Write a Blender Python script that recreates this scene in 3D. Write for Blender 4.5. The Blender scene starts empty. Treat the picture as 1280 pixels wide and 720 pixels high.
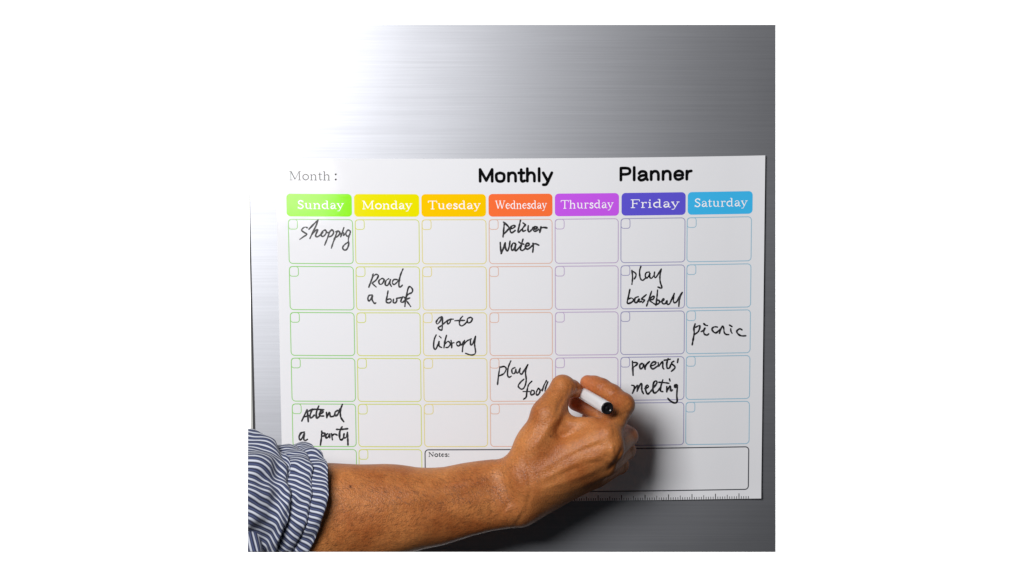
import bpy, bmesh, math, random
import numpy as np
from mathutils import Vector, noise

# ------------------------------------------------------------------ scale: one unit of the drawing grid is 0.7 mm
S = 0.0007
DIST = 3700.0                      # camera distance from the fridge door, in grid units
scene = bpy.context.scene
C = scene.collection

# ------------------------------------------------------------------ camera, world, lamps, exposure
cam_d = bpy.data.cameras.new('camera')
cam = bpy.data.objects.new('camera', cam_d)
C.objects.link(cam)
cam.location = (0, -DIST * S, 0)
cam.rotation_euler = (math.radians(90), 0, 0)
cam_d.sensor_width = 36
cam_d.lens = 36 * DIST / 1280.0
cam_d.clip_start = 0.05
cam_d.clip_end = 60
scene.camera = cam

world = bpy.data.worlds.new('World')
scene.world = world
world.use_nodes = True
bg = world.node_tree.nodes['Background']
bg.inputs['Color'].default_value = (0.86, 0.92, 1.0, 1)
bg.inputs['Strength'].default_value = 0.034

def area_lamp(name, loc, target, sx, sy, power, color, spread=180):
    l = bpy.data.lights.new(name, 'AREA')
    l.shape = 'RECTANGLE'
    l.size = sx
    l.size_y = sy
    l.energy = power
    l.color = color
    l.spread = math.radians(spread)
    o = bpy.data.objects.new(name, l)
    C.objects.link(o)
    o.location = loc
    o.rotation_euler = (Vector(target) - Vector(loc)).to_track_quat('-Z', 'Y').to_euler()
    return o

# the window-like soft light up on the left, and added lamps, with no real source, that turn the backdrop white
area_lamp('window_light', (-0.515, -1.3, 0.40), (-0.515, 0, 0.40), 0.56, 0.62, 25.5, (1.0, 0.99, 0.98))
for wx_ in (-0.16, 0.16):
    area_lamp('added_backdrop_lamp', (wx_, 0.12, 0.0), (wx_ * 3.2, 1.7, 0.0), 0.12, 0.30, 15, (1, 1, 1), 125)

scene.view_settings.view_transform = 'Standard'
scene.view_settings.look = 'None'
scene.view_settings.exposure = 0
scene.view_settings.gamma = 1
scene.view_settings.use_curve_mapping = False

# ------------------------------------------------------------------ helpers
def W3(x, y, d=0.0):
    """grid position (x right, y down, d towards the viewer) as seen against the door -> world"""
    k = (DIST - d) / DIST
    return ((x - 640) * k * S, -d * S, (360 - y) * k * S)

def FL(x, y, d=0.0):
    """position on the door plane, no depth correction"""
    return ((x - 640) * S, -d * S, (360 - y) * S)

def link_mesh(name, verts, faces, mats, parent=None, smooth=False):
    me = bpy.data.meshes.new(name)
    me.from_pydata(verts, [], faces)
    if not isinstance(mats, (list, tuple)):
        mats = [mats]
    for m in mats:
        me.materials.append(m)
    if smooth:
        me.polygons.foreach_set('use_smooth', [True] * len(me.polygons))
    me.update()
    o = bpy.data.objects.new(name, me)
    C.objects.link(o)
    if parent:
        o.parent = parent
    return o

def thing(name, label, cat, group=None):
    o = bpy.data.objects.new(name, None)
    C.objects.link(o)
    o.empty_display_size = 0.05
    o['label'] = label
    o['category'] = cat
    if group:
        o['group'] = group
    return o

def new_mat(name):
    m = bpy.data.materials.new(name)
    m.use_nodes = True
    nt = m.node_tree
    b = nt.nodes['Principled BSDF']
    return m, nt, b

def simple_mat(name, col, rough=0.5, metal=0.0, spec=0.5, grain=0.0, gscale=400):
    m, nt, b = new_mat(name)
    b.inputs['Base Color'].default_value = (*col, 1)
    b.inputs['Roughness'].default_value = rough
    b.inputs['Metallic'].default_value = metal
    b.inputs['Specular IOR Level'].default_value = spec
    if grain:
        tc = nt.nodes.new('ShaderNodeTexCoord')
        n = nt.nodes.new('ShaderNodeTexNoise')
        n.inputs['Scale'].default_value = gscale
        n.inputs['Detail'].default_value = 4
        nt.links.new(tc.outputs['Object'], n.inputs['Vector'])
        mx = nt.nodes.new('ShaderNodeMixRGB')
        mx.inputs[1].default_value = (*[c * (1 - grain) for c in col], 1)
        mx.inputs[2].default_value = (*[min(1, c * (1 + grain)) for c in col], 1)
        nt.links.new(n.outputs['Fac'], mx.inputs[0])
        nt.links.new(mx.outputs[0], b.inputs['Base Color'])
    return m

def lin(r, g, b):
    return tuple((c / 255 / 12.92) if c / 255 <= 0.04045 else ((c / 255 + 0.055) / 1.055) ** 2.4 for c in (r, g, b))

# ------------------------------------------------------------------ materials
def steel_mat():
    m, nt, b = new_mat('brushed_steel')
    N, L = nt.nodes, nt.links
    b.inputs['Metallic'].default_value = 1
    b.inputs['Anisotropic'].default_value = 0.22
    b.inputs['Anisotropic Rotation'].default_value = 0.25
    b.inputs['Roughness'].default_value = 0.40
    tan = N.new('ShaderNodeCombineXYZ')
    tan.inputs[0].default_value = 1.0
    L.new(tan.outputs[0], b.inputs['Tangent'])
    tc = N.new('ShaderNodeTexCoord')
    def streak(sx, sz, detail):
        mp = N.new('ShaderNodeMapping')
        mp.inputs['Scale'].default_value = (sx, 1, sz)
        L.new(tc.outputs['Object'], mp.inputs['Vector'])
        n = N.new('ShaderNodeTexNoise')
        n.inputs['Scale'].default_value = 1.0
        n.inputs['Detail'].default_value = detail
        n.inputs['Roughness'].default_value = 0.65
        L.new(mp.outputs[0], n.inputs['Vector'])
        return n
    fine = streak(9, 1500, 3)
    wide = streak(3, 500, 3)
    add = N.new('ShaderNodeMath'); add.operation = 'ADD'
    L.new(fine.outputs['Fac'], add.inputs[0]); L.new(wide.outputs['Fac'], add.inputs[1])
    rmp = N.new('ShaderNodeMapRange')
    rmp.inputs['From Min'].default_value = 0.7
    rmp.inputs['From Max'].default_value = 1.3
    rmp.inputs['To Min'].default_value = 0.90
    rmp.inputs['To Max'].default_value = 1.05
    L.new(add.outputs[0], rmp.inputs['Value'])
    mul = N.new('ShaderNodeVectorMath'); mul.operation = 'SCALE'
    mul.inputs[0].default_value = (0.250, 0.256, 0.278)
    L.new(rmp.outputs[0], mul.inputs['Scale'])
    L.new(mul.outputs[0], b.inputs['Base Color'])
    bp = N.new('ShaderNodeBump')
    bp.inputs['Strength'].default_value = 0.035
    bp.inputs['Distance'].default_value = 0.0003
    L.new(fine.outputs['Fac'], bp.inputs['Height'])
    L.new(bp.outputs[0], b.inputs['Normal'])
    # worn, cloudy patches change the gloss a little
    cl = N.new('ShaderNodeTexNoise'); cl.inputs['Scale'].default_value = 9; cl.inputs['Detail'].default_value = 3
    L.new(tc.outputs['Object'], cl.inputs['Vector'])
    r2 = N.new('ShaderNodeMapRange'); r2.inputs['To Min'].default_value = 0.41; r2.inputs['To Max'].default_value = 0.48
    L.new(cl.outputs['Fac'], r2.inputs['Value']); L.new(r2.outputs[0], b.inputs['Roughness'])
    return m

def sheet_mat():
    m, nt, b = new_mat('glossy_planner_sheet')
    N, L = nt.nodes, nt.links
    b.inputs['Base Color'].default_value = (0.77, 0.775, 0.81, 1)
    b.inputs['Roughness'].default_value = 0.09
    b.inputs['Specular IOR Level'].default_value = 0.10
    tc = N.new('ShaderNodeTexCoord')
    n = N.new('ShaderNodeTexNoise'); n.inputs['Scale'].default_value = 22; n.inputs['Detail'].default_value = 3
    L.new(tc.outputs['Object'], n.inputs['Vector'])
    bp = N.new('ShaderNodeBump'); bp.inputs['Strength'].default_value = 0.25; bp.inputs['Distance'].default_value = 0.001
    L.new(n.outputs['Fac'], bp.inputs['Height']); L.new(bp.outputs[0], b.inputs['Normal'])
    return m

def print_mat(name, rgb):
    m, nt, b = new_mat(name)
    b.inputs['Base Color'].default_value = (*lin(*rgb), 1)
    b.inputs['Roughness'].default_value = 0.09
    b.inputs['Specular IOR Level'].default_value = 0.15
    return m

def skin_mat():
    m, nt, b = new_mat('tanned_skin')
    N, L = nt.nodes, nt.links
    tc = N.new('ShaderNodeTexCoord')
    def ns(scale, detail, rough=0.6):
        n = N.new('ShaderNodeTexNoise'); n.inputs['Scale'].default_value = scale
        n.inputs['Detail'].default_value = detail; n.inputs['Roughness'].default_value = rough
        L.new(tc.outputs['Object'], n.inputs['Vector']); return n
    big = ns(28, 3)
    r = N.new('ShaderNodeValToRGB')
    r.color_ramp.elements[0].position = 0.34; r.color_ramp.elements[0].color = (0.38, 0.112, 0.028, 1)
    r.color_ramp.elements[1].position = 0.66; r.color_ramp.elements[1].color = (0.57, 0.215, 0.064, 1)
    L.new(big.outputs['Fac'], r.inputs[0])
    fine = ns(520, 4, 0.7)
    rf = N.new('ShaderNodeMapRange'); rf.inputs['From Min'].default_value = 0.3; rf.inputs['From Max'].default_value = 0.7
    rf.inputs['To Min'].default_value = 0.78; rf.inputs['To Max'].default_value = 1.18
    L.new(fine.outputs['Fac'], rf.inputs['Value'])
    mul = N.new('ShaderNodeVectorMath'); mul.operation = 'SCALE'
    L.new(r.outputs[0], mul.inputs[0]); L.new(rf.outputs[0], mul.inputs['Scale'])
    # redder finger tips
    at = N.new('ShaderNodeAttribute'); at.attribute_name = 'blush'
    mx = N.new('ShaderNodeMixRGB'); mx.inputs[2].default_value = (0.56, 0.13, 0.065, 1)
    L.new(at.outputs['Fac'], mx.inputs[0]); L.new(mul.outputs[0], mx.inputs[1])
    # moles
    at2 = N.new('ShaderNodeAttribute'); at2.attribute_name = 'mole'
    mx2 = N.new('ShaderNodeMixRGB'); mx2.inputs[2].default_value = (0.06, 0.018, 0.01, 1)
    L.new(at2.outputs['Fac'], mx2.inputs[0]); L.new(mx.outputs[0], mx2.inputs[1])
    L.new(mx2.outputs[0], b.inputs['Base Color'])
    b.inputs['Roughness'].default_value = 0.43
    b.inputs['Specular IOR Level'].default_value = 0.34
    b.inputs['Subsurface Weight'].default_value = 0.08
    b.inputs['Subsurface Radius'].default_value = (1.0, 0.3, 0.12)
    b.inputs['Subsurface Scale'].default_value = 0.004
    vo = N.new('ShaderNodeTexVoronoi'); vo.inputs['Scale'].default_value = 900
    L.new(tc.outputs['Object'], vo.inputs['Vector'])
    mid = ns(150, 4)
    a1 = N.new('ShaderNodeMath'); a1.operation = 'MULTIPLY_ADD'; a1.inputs[1].default_value = 1.6
    L.new(mid.outputs['Fac'], a1.inputs[0]); L.new(vo.outputs['Distance'], a1.inputs[2])
    bp = N.new('ShaderNodeBump'); bp.inputs['Strength'].default_value = 0.5; bp.inputs['Distance'].default_value = 0.0005
    L.new(a1.outputs[0], bp.inputs['Height']); L.new(bp.outputs[0], b.inputs['Normal'])
    return m

def stripe_mat():
    m, nt, b = new_mat('striped_cotton')
    N, L = nt.nodes, nt.links
    uv = N.new('ShaderNodeUVMap'); uv.uv_map = 'cloth'
    sep = N.new('ShaderNodeSeparateXYZ'); L.new(uv.outputs[0], sep.inputs[0])
    fr = N.new('ShaderNodeMath'); fr.operation = 'FRACT'; L.new(sep.outputs[1], fr.inputs[0])
    r = N.new('ShaderNodeValToRGB')
    cr = r.color_ramp
    navy = (*lin(50, 55, 82), 1); white = (*lin(208, 213, 226), 1); mid = (*lin(84, 94, 132), 1)
    cr.elements[0].position = 0.0; cr.elements[0].color = navy
    cr.elements[1].position = 1.0; cr.elements[1].color = navy
    for p, c in ((0.20, mid), (0.36, navy), (0.50, navy), (0.68, white), (0.86, white), (0.99, navy)):
        e = cr.elements.new(p); e.color = c
    L.new(fr.outputs[0], r.inputs[0])
    # woven threads
    sc = N.new('ShaderNodeVectorMath'); sc.operation = 'MULTIPLY'; sc.inputs[1].default_value = (9, 9, 1)
    L.new(uv.outputs[0], sc.inputs[0])
    n = N.new('ShaderNodeTexNoise'); n.inputs['Scale'].default_value = 3; n.inputs['Detail'].default_value = 3
    L.new(sc.outputs[0], n.inputs['Vector'])
    mr = N.new('ShaderNodeMapRange'); mr.inputs['To Min'].default_value = 0.72; mr.inputs['To Max'].default_value = 1.2
    L.new(n.outputs['Fac'], mr.inputs['Value'])
    mul = N.new('ShaderNodeVectorMath'); mul.operation = 'SCALE'
    L.new(r.outputs[0], mul.inputs[0]); L.new(mr.outputs[0], mul.inputs['Scale'])
    L.new(mul.outputs[0], b.inputs['Base Color'])
    b.inputs['Roughness'].default_value = 0.85
    b.inputs['Specular IOR Level'].default_value = 0.15
    b.inputs['Sheen Weight'].default_value = 0.15
    bp = N.new('ShaderNodeBump'); bp.inputs['Strength'].default_value = 0.4; bp.inputs['Distance'].default_value = 0.0004
    L.new(n.outputs['Fac'], bp.inputs['Height']); L.new(bp.outputs[0], b.inputs['Normal'])
    return m

def marker_mat():
    # dry-erase ink: glossy where it pooled, thin and grey where the nib ran dry
    m, nt, b = new_mat('marker_ink')
    tc = nt.nodes.new('ShaderNodeTexCoord')
    n = nt.nodes.new('ShaderNodeTexNoise'); n.inputs['Scale'].default_value = 260; n.inputs['Detail'].default_value = 4
    nt.links.new(tc.outputs['Object'], n.inputs['Vector'])
    r = nt.nodes.new('ShaderNodeValToRGB')
    r.color_ramp.elements[0].position = 0.45; r.color_ramp.elements[0].color = (0.006, 0.006, 0.008, 1)
    r.color_ramp.elements[1].position = 0.78; r.color_ramp.elements[1].color = (0.06, 0.06, 0.07, 1)
    nt.links.new(n.outputs['Fac'], r.inputs[0]); nt.links.new(r.outputs[0], b.inputs['Base Color'])
    b.inputs['Roughness'].default_value = 0.3
    b.inputs['Specular IOR Level'].default_value = 0.25
    return m

M = {
    'steel': steel_mat(), 'sheet': sheet_mat(), 'skin': skin_mat(), 'stripe': stripe_mat(),
    'wall': simple_mat('added_backdrop_white', (0.85, 0.85, 0.85), 0.8, grain=0.01, gscale=60),
    'cabinet': simple_mat('cabinet_paint', (0.50, 0.50, 0.48), 0.5, grain=0.05, gscale=90),
    'seal': simple_mat('black_rubber', (0.012, 0.012, 0.014), 0.6, grain=0.2),
    'magnet': simple_mat('black_magnetic_backing', (0.02, 0.02, 0.022), 0.55, grain=0.2),
    'ink': print_mat('black_print_ink', (12, 12, 14)),
    'greyink': print_mat('grey_print_ink', (14, 14, 18)),
    'marker': marker_mat(),
    'white': print_mat('white_print', (250, 250, 252)),
    'pen_white': simple_mat('white_pen_plastic', (0.80, 0.80, 0.82), 0.25, grain=0.02),
    'pen_black': simple_mat('black_pen_plastic', (0.010, 0.010, 0.012), 0.22, grain=0.2),
    'felt': simple_mat('ink_felt', (0.01, 0.01, 0.01), 0.9, grain=0.2),
    'hair': simple_mat('arm_hair', (0.050, 0.020, 0.010), 0.5, grain=0.2),
}

# ------------------------------------------------------------------ added backdrop standing in for the blank white margin around the fridge
wl = link_mesh('added_backdrop', [(-2.2, 1.7, -1.5), (2.2, 1.7, -1.5), (2.2, 1.7, 1.5), (-2.2, 1.7, 1.5),
                                 (-2.2, 1.8, -1.5), (2.2, 1.8, -1.5), (2.2, 1.8, 1.5), (-2.2, 1.8, 1.5)],
               [(0, 1, 2, 3), (4, 7, 6, 5), (0, 4, 5, 1), (3, 2, 6, 7), (0, 3, 7, 4), (1, 5, 6, 2)], M['wall'])
wl['kind'] = 'structure'

# ------------------------------------------------------------------ refrigerator front
def prism(name, poly, d0, d1, mat, parent, bevel=0.0):
    """polygon in grid coordinates, clockwise as seen; front at d1, back at d0"""
    n = len(poly)
    v = [FL(x, y, d1) for x, y in poly] + [FL(x, y, d0) for x, y in poly]
    f = [tuple(range(n))[::-1], tuple(range(n, 2 * n))]
    for i in range(n):
        j = (i + 1) % n
        f.append((i, j, n + j, n + i))
    o = link_mesh(name, v, f, mat, parent)
    bm = bmesh.new(); bm.from_mesh(o.data)
    bmesh.ops.recalc_face_normals(bm, faces=bm.faces)
    bm.to_mesh(o.data); bm.free()
    if bevel:
        b = o.modifiers.new('edge', 'BEVEL'); b.width = bevel; b.segments = 3; b.limit_method = 'ANGLE'
    return o

fridge = thing('refrigerator', 'brushed stainless steel refrigerator front behind the calendar', 'refrigerator')
prism('door', [(310.0, 31), (969.5, 31), (969.5, 690), (323.0, 690), (310.6, 175)], -30, 0, M['steel'], fridge)
prism('door_seal', [(311.0, 190), (311.6, 190), (315.2, 300), (323.5, 689.5), (318.5, 689.5), (311.8, 320)], -34, -4, M['seal'], fridge)
prism('cabinet', [(310, 188), (330, 188), (330, 689.5), (310, 689.5)], -70, -36, M['cabinet'], fridge)

# ------------------------------------------------------------------ planner: the printed sheet bends the drawing a touch
def warp(x, y):
    u = (x - 360) / 580.0
    dx = (6 + (-3.2 - 6) * u) * (y - 273) / 287.0
    f = 4.05 * u - 7.36 * u * u
    return x + dx, y + f

planner = thing('monthly_planner', 'white magnetic monthly planner with coloured weekday headings stuck on the steel door', 'planner')
TH = 2.0           # sheet thickness in grid units (about 1 mm)
nx, ny = 120, 84
X0, X1, Y0, Y1 = 346.2, 955.3, 198.0, 626.3
def sheet_d(u, v):
    # lies flat, lifts a little along the right and bottom edges
    return 0.3 + 2.2 * max(0, (u - 0.93) / 0.07) ** 2 + 1.2 * max(0, (v - 0.95) / 0.05) ** 2
v, f = [], []
for j in range(ny + 1):
    for i in range(nx + 1):
        x, y = warp(X0 + (X1 - X0) * i / nx, Y0 + (Y1 - Y0) * j / ny)
        v.append(FL(x, y, TH + sheet_d(i / nx, j / ny)))
for j in range(ny):
    for i in range(nx):
        a = j * (nx + 1) + i
        f.append((a, a + nx + 1, a + nx + 2, a + 1))
fr = len(v)
for (x, y, d) in [(p[0], p[2], p[1]) for p in v[:fr]]:
    v.append((x, d + (TH - 0.15) * S, y))
edge = [i for i in range(nx + 1)] + [(j) * (nx + 1) + nx for j in range(1, ny + 1)] + \
       [ny * (nx + 1) + i for i in range(nx - 1, -1, -1)] + [j * (nx + 1) for j in range(ny - 1, 0, -1)]
front_faces = len(f)
for k in range(len(edge)):
    a, b2 = edge[k], edge[(k + 1) % len(edge)]
    e0 = len(v)
    v += [v[a], v[b2], v[b2 + fr], v[a + fr]]
    f.append((e0, e0 + 1, e0 + 2, e0 + 3))
for j in range(ny):
    for i in range(nx):
        a = fr + j * (nx + 1) + i
        f.append((a, a + 1, a + nx + 2, a + nx + 1))
sheet = link_mesh('sheet', v, f, [M['sheet'], M['magnet']], planner)
for k, p in enumerate(sheet.data.polygons):
    p.material_index = 0 if k < front_faces else 1
    p.use_smooth = k < front_faces

def surf(x, y, lift):
    wx, wy = warp(x, y)
    xn, yn = x - (wx - x), y - (wy - y)
    u = min(1, max(0, (xn - X0) / (X1 - X0))); w = min(1, max(0, (yn - Y0) / (Y1 - Y0)))
    return FL(x, y, TH + sheet_d(u, w) + lift)

def round_rect(x0, y0, x1, y1, r, n=5):
    pts = []
    for cx, cy, a0 in ((x1 - r, y0 + r, -90), (x1 - r, y1 - r, 0), (x0 + r, y1 - r, 90), (x0 + r, y0 + r, 180)):
        for k in range(n + 1):
            a = math.radians(a0 + 90 * k / n)
            pts.append((cx + r * math.cos(a), cy + r * math.sin(a)))
    return pts

def densify(pts, step=5):
    out = []
    for i in range(len(pts)):
        a, b2 = pts[i], pts[(i + 1) % len(pts)]
        n = max(1, int(math.hypot(b2[0] - a[0], b2[1] - a[1]) / step))
        for k in range(n):
            out.append((a[0] + (b2[0] - a[0]) * k / n, a[1] + (b2[1] - a[1]) * k / n))
    return out

def outline(name, x0, y0, x1, y1, r, w, mat, parent, lift):
    o_ = densify(round_rect(x0, y0, x1, y1, r))
    c = ((x0 + x1) / 2, (y0 + y1) / 2)
    i_ = []
    n = len(o_)
    for k in range(n):
        p, q = o_[k - 1], o_[(k + 1) % n]
        tx, ty = q[0] - p[0], q[1] - p[1]
        l = math.hypot(tx, ty) or 1
        i_.append((o_[k][0] - ty / l * w, o_[k][1] + tx / l * w))
    v = [surf(*warp(*p), lift) for p in o_] + [surf(*warp(*p), lift) for p in i_]
    f = [(k, k + n, (k + 1) % n + n, (k + 1) % n) for k in range(n)]
    return link_mesh(name, v, f, mat, parent)

def filled(name, x0, y0, x1, y1, r, mat, parent, lift):
    """rounded block made of vertical strips so that it follows the sheet"""
    cols = []
    for k in range(7): cols.append(x0 + r * (1 - math.cos(math.pi / 2 * k / 6)))
    m_ = 16
    for k in range(1, m_): cols.append(x0 + r + (x1 - x0 - 2 * r) * k / m_)
    for k in range(7): cols.append(x1 - r + r * math.sin(math.pi / 2 * k / 6))
    v, f = [], []
    for x in cols:
        e = 0
        if x < x0 + r: e = r - math.sqrt(max(0, r * r - (x0 + r - x) ** 2))
        if x > x1 - r: e = r - math.sqrt(max(0, r * r - (x - x1 + r) ** 2))
        v.append(surf(*warp(x, y0 + e), lift)); v.append(surf(*warp(x, y1 - e), lift))
    for k in range(len(cols) - 1):
        f.append((2 * k, 2 * k + 1, 2 * k + 3, 2 * k + 2))
    return link_mesh(name, v, f, mat, parent)

# ---- strokes
def catmull(pts, sub=5):
    if len(pts) < 3:
        return list(pts)
    P = [pts[0]] + list(pts) + [pts[-1]]
    out = []
    for i in range(1, len(P) - 2):
        p0, p1, p2, p3 = P[i - 1], P[i], P[i + 1], P[i + 2]
        for k in range(sub):
            t = k / sub
            out.append(tuple(0.5 * ((2 * p1[a]) + (-p0[a] + p2[a]) * t + (2 * p0[a] - 5 * p1[a] + 4 * p2[a] - p3[a]) * t * t
                                    + (-p0[a] + 3 * p1[a] - 3 * p2[a] + p3[a]) * t ** 3) for a in (0, 1)))
    out.append(tuple(pts[-1]))
    return out

class Ink:
    def __init__(self, lift):
        self.v, self.f, self.lift, self.n = [], [], lift, 0
    def stroke(self, pts, w, smooth=True, taper=0.0, round_cap=True, jitter=0.0):
        if len(pts) == 1:
            pts = [pts[0], (pts[0][0] + 0.05, pts[0][1])]
        p = catmull(pts) if smooth else list(pts)
        q = [p[0]]
        for a in p[1:]:
            if math.hypot(a[0] - q[-1][0], a[1] - q[-1][1]) > 0.02: q.append(a)
        p = q
        n = len(p)
        if n < 2: return
        base = self.lift + 0.012 * (self.n % 9)
        self.n += 1
        b0 = len(self.v)
        for i in range(n):
            a, c = p[max(0, i - 1)], p[min(n - 1, i + 1)]
            tx, ty = c[0] - a[0], c[1] - a[1]
            l = math.hypot(tx, ty) or 1
            tx, ty = tx / l, ty / l
            t = i / (n - 1)
            ww = w * 0.5 * (1 - taper * (2 * t - 1) ** 4) * (1 + jitter * noise.noise((p[i][0] * 0.35, p[i][1] * 0.35, self.n)))
            lf = base + 0.02 * t
            self.v.append(surf(p[i][0] - ty * ww, p[i][1] + tx * ww, lf))
            self.v.append(surf(p[i][0] + ty * ww, p[i][1] - tx * ww, lf))
        for i in range(n - 1):
            a = b0 + 2 * i
            self.f.append((a, a + 2, a + 3, a + 1))
        if round_cap:
            for e, s in ((0, -1), (n - 1, 1)):
                a, c = (p[0], p[1]) if e == 0 else (p[-2], p[-1])
                ang = math.atan2(c[1] - a[1], c[0] - a[0])
                ww = w * 0.5 * (1 - taper)
                cx, cy = p[e]
                c0 = len(self.v)
                K = 6
                lf = base + 0.02 * (e / (n - 1)) + 0.004
                for k in range(K + 1):
                    th = ang + s * 0 - math.pi / 2 + math.pi * k / K + (math.pi if s < 0 else 0)
                    self.v.append(surf(cx + ww * math.cos(th), cy + ww * math.sin(th), lf))
                self.f.append(tuple(range(c0, c0 + K + 1)))
    def done(self, name, mat, parent):
        o = link_mesh(name, self.v, self.f, mat, parent)
        bm = bmesh.new(); bm.from_mesh(o.data)
        for fc in bm.faces:
            fc.normal_update()
            if fc.normal.y > 0: fc.normal_flip()
        bm.to_mesh(o.data); bm.free()
        return o

SER = {  # glyph: (advance, thick strokes, thin strokes)
 'S': (46, [[(37, 58), (23, 67), (9, 56), (14, 42), (31, 31), (38, 16), (24, 2), (7, 10)]], [[(37, 67), (38, 52)], [(6, 17), (6, 1)]]),
 'M': (88, [[(17, 66), (43, 6)], [(71, 66), (71, 2)]], [[(16, 66), (16, 2)], [(43, 6), (70, 66)], [(6, 66), (18, 66)], [(70, 66), (83, 66)], [(6, 1), (27, 1)], [(60, 1), (83, 1)]]),
 'T': (62, [[(31, 66), (31, 2)]], [[(4, 66), (58, 66)], [(4, 66), (4, 52)], [(58, 66), (58, 52)], [(20, 1), (42, 1)]]),
 'W': (94, [[(11, 66), (29, 3)], [(45, 66), (64, 3)]], [[(29, 3), (47, 60)], [(64, 3), (84, 66)], [(2, 66), (21, 66)], [(36, 66), (55, 66)], [(75, 66), (93, 66)]]),
 'F': (58, [[(17, 66), (17, 2)]], [[(6, 66), (52, 66)], [(52, 66), (52, 52)], [(17, 35), (39, 35)], [(39, 43), (39, 27)], [(6, 1), (29, 1)]]),
 'N': (72, [[(14, 66), (57, 4)]], [[(14, 66), (14, 2)], [(58, 66), (58, 2)], [(4, 66), (18, 66)], [(48, 66), (68, 66)], [(5, 1), (24, 1)]]),
 'a': (44, [[(33, 34), (33, 8)], [(16, 25), (8, 13), (16, 3), (33, 11)]], [[(8, 36), (14, 45), (26, 45), (33, 34)], [(33, 28), (16, 25)], [(33, 8), (37, 1), (43, 4)]]),
 'd': (52, [[(24, 44), (8, 34), (8, 13), (22, 2)], [(37, 67), (37, 3)]], [[(24, 44), (37, 37)], [(22, 2), (37, 9)], [(27, 67), (37, 67)], [(37, 1), (48, 1)]]),
 'e': (43, [[(21, 44), (8, 33), (8, 13), (21, 2)]], [[(8, 26), (36, 26)], [(36, 26), (33, 40), (21, 44)], [(21, 2), (37, 11)]]),
 'h': (54, [[(12, 67), (12, 3)], [(28, 43), (39, 34), (39, 3)]], [[(12, 34), (28, 44)], [(3, 67), (12, 67)], [(3, 1), (21, 1)], [(30, 1), (48, 1)]]),
 'n': (54, [[(12, 44), (12, 3)], [(28, 43), (39, 34), (39, 3)]], [[(12, 34), (28, 44)], [(3, 44), (12, 44)], [(3, 1), (21, 1)], [(30, 1), (48, 1)]]),
 'i': (27, [[(12, 44), (12, 3)], [(12, 61)]], [[(3, 44), (12, 44)], [(3, 1), (21, 1)]]),
 'o': (49, [[(22, 44), (8, 34), (8, 13), (22, 2)], [(26, 44), (40, 34), (40, 13), (26, 2)]], [[(20, 45), (28, 45)], [(20, 1), (28, 1)]]),
 'r': (38, [[(12, 44), (12, 3)], [(30, 41)]], [[(12, 30), (20, 43), (32, 43)], [(3, 44), (12, 44)], [(3, 1), (23, 1)]]),
 's': (36, [[(27, 39), (17, 44), (8, 37), (15, 27), (27, 18), (27, 6), (16, 2), (7, 8)]], [[(28, 45), (28, 33)], [(6, 14), (6, 1)]]),
 't': (31, [[(13, 50), (13, 9), (18, 2)]], [[(4, 44), (27, 44)], [(13, 58), (13, 50), (5, 44)], [(18, 2), (29, 6)]]),
 'u': (54, [[(12, 44), (12, 13), (20, 3)], [(38, 44), (38, 3)]], [[(20, 3), (30, 3), (38, 12)], [(3, 44), (12, 44)], [(29, 44), (38, 44)], [(38, 1), (49, 1)]]),
 'y': (46, [[(8, 44), (25, 4)]], [[(40, 44), (25, 4), (17, -14), (7, -16)], [(2, 44), (18, 44)], [(31, 44), (47, 44)]]),
 ':': (24, [[(10, 38)], [(10, 5)]], []),
}
SANS = {
 'M': (72, [[(9, 6), (9, 64), (36, 10), (62, 64), (62, 6)]], 'p'),
 'o': (53, [[(25, 47), (10, 41), (8, 26), (12, 10), (25, 5), (39, 10), (43, 26), (40, 41), (25, 47)]], 's'),
 'n': (51, [[(9, 46), (9, 6)]], 'p', [[(9, 32), (18, 45), (32, 46), (39, 36), (40, 22), (40, 6)]]),
 't': (32, [[(3, 46), (26, 46)]], 'p', [[(14, 62), (14, 30), (14, 13), (19, 5), (29, 8)]]),
 'h': (51, [[(9, 67), (9, 6)]], 'p', [[(9, 32), (18, 45), (32, 46), (39, 36), (40, 22), (40, 6)]]),
 'l': (23, [[(10, 67), (10, 6)]], 'p'),
 'y': (47, [[(5, 46), (24, 7)]], 'p', [[(43, 46), (33, 22), (24, 0), (17, -11), (5, -12)]]),
 'P': (57, [[(10, 6), (10, 64)]], 'p', [[(10, 64), (32, 64), (45, 60), (49, 49), (45, 38), (32, 34), (10, 34)]]),
 'a': (51, [[(8, 37), (16, 46), (30, 46), (38, 38), (39, 16), (44, 6)], [(38, 29), (18, 26), (7, 16), (13, 5), (26, 6), (38, 16)]], 's'),
 'e': (51, [[(9, 26), (43, 26)]], 'p', [[(43, 26), (40, 40), (26, 47), (12, 40), (8, 25), (13, 10), (26, 5), (42, 13)]]),
 'r': (34, [[(9, 46), (9, 6)]], 'p', [[(9, 28), (15, 42), (28, 46)]]),
}

def serif_text(name, txt, x0, x1, base, cap, mat, parent, thick=8.5, thin=4.0, lift=0.10, warped=True):
    adv = sum(SER[c][0] for c in txt)
    sx = (x1 - x0) / (adv - 6); sy = cap / 67.0
    ink = Ink(lift)
    x = x0 - 3 * sx
    for ch in txt:
        a, tk, tn = SER[ch]
        for lst, w in ((tk, thick), (tn, thin)):
            for st in lst:
                pts = [(x + px * sx, base - py * sy) for px, py in st]
                if warped: pts = [warp(*p) for p in pts]
                ww = w * (0.55 * sx + 0.45 * sy)
                if len(st) == 1: ww *= 1.25
                ink.stroke(pts, ww, smooth=len(st) > 2, round_cap=(len(st) != 2))
        x += a * sx
    return ink.done(name, mat, parent)

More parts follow.
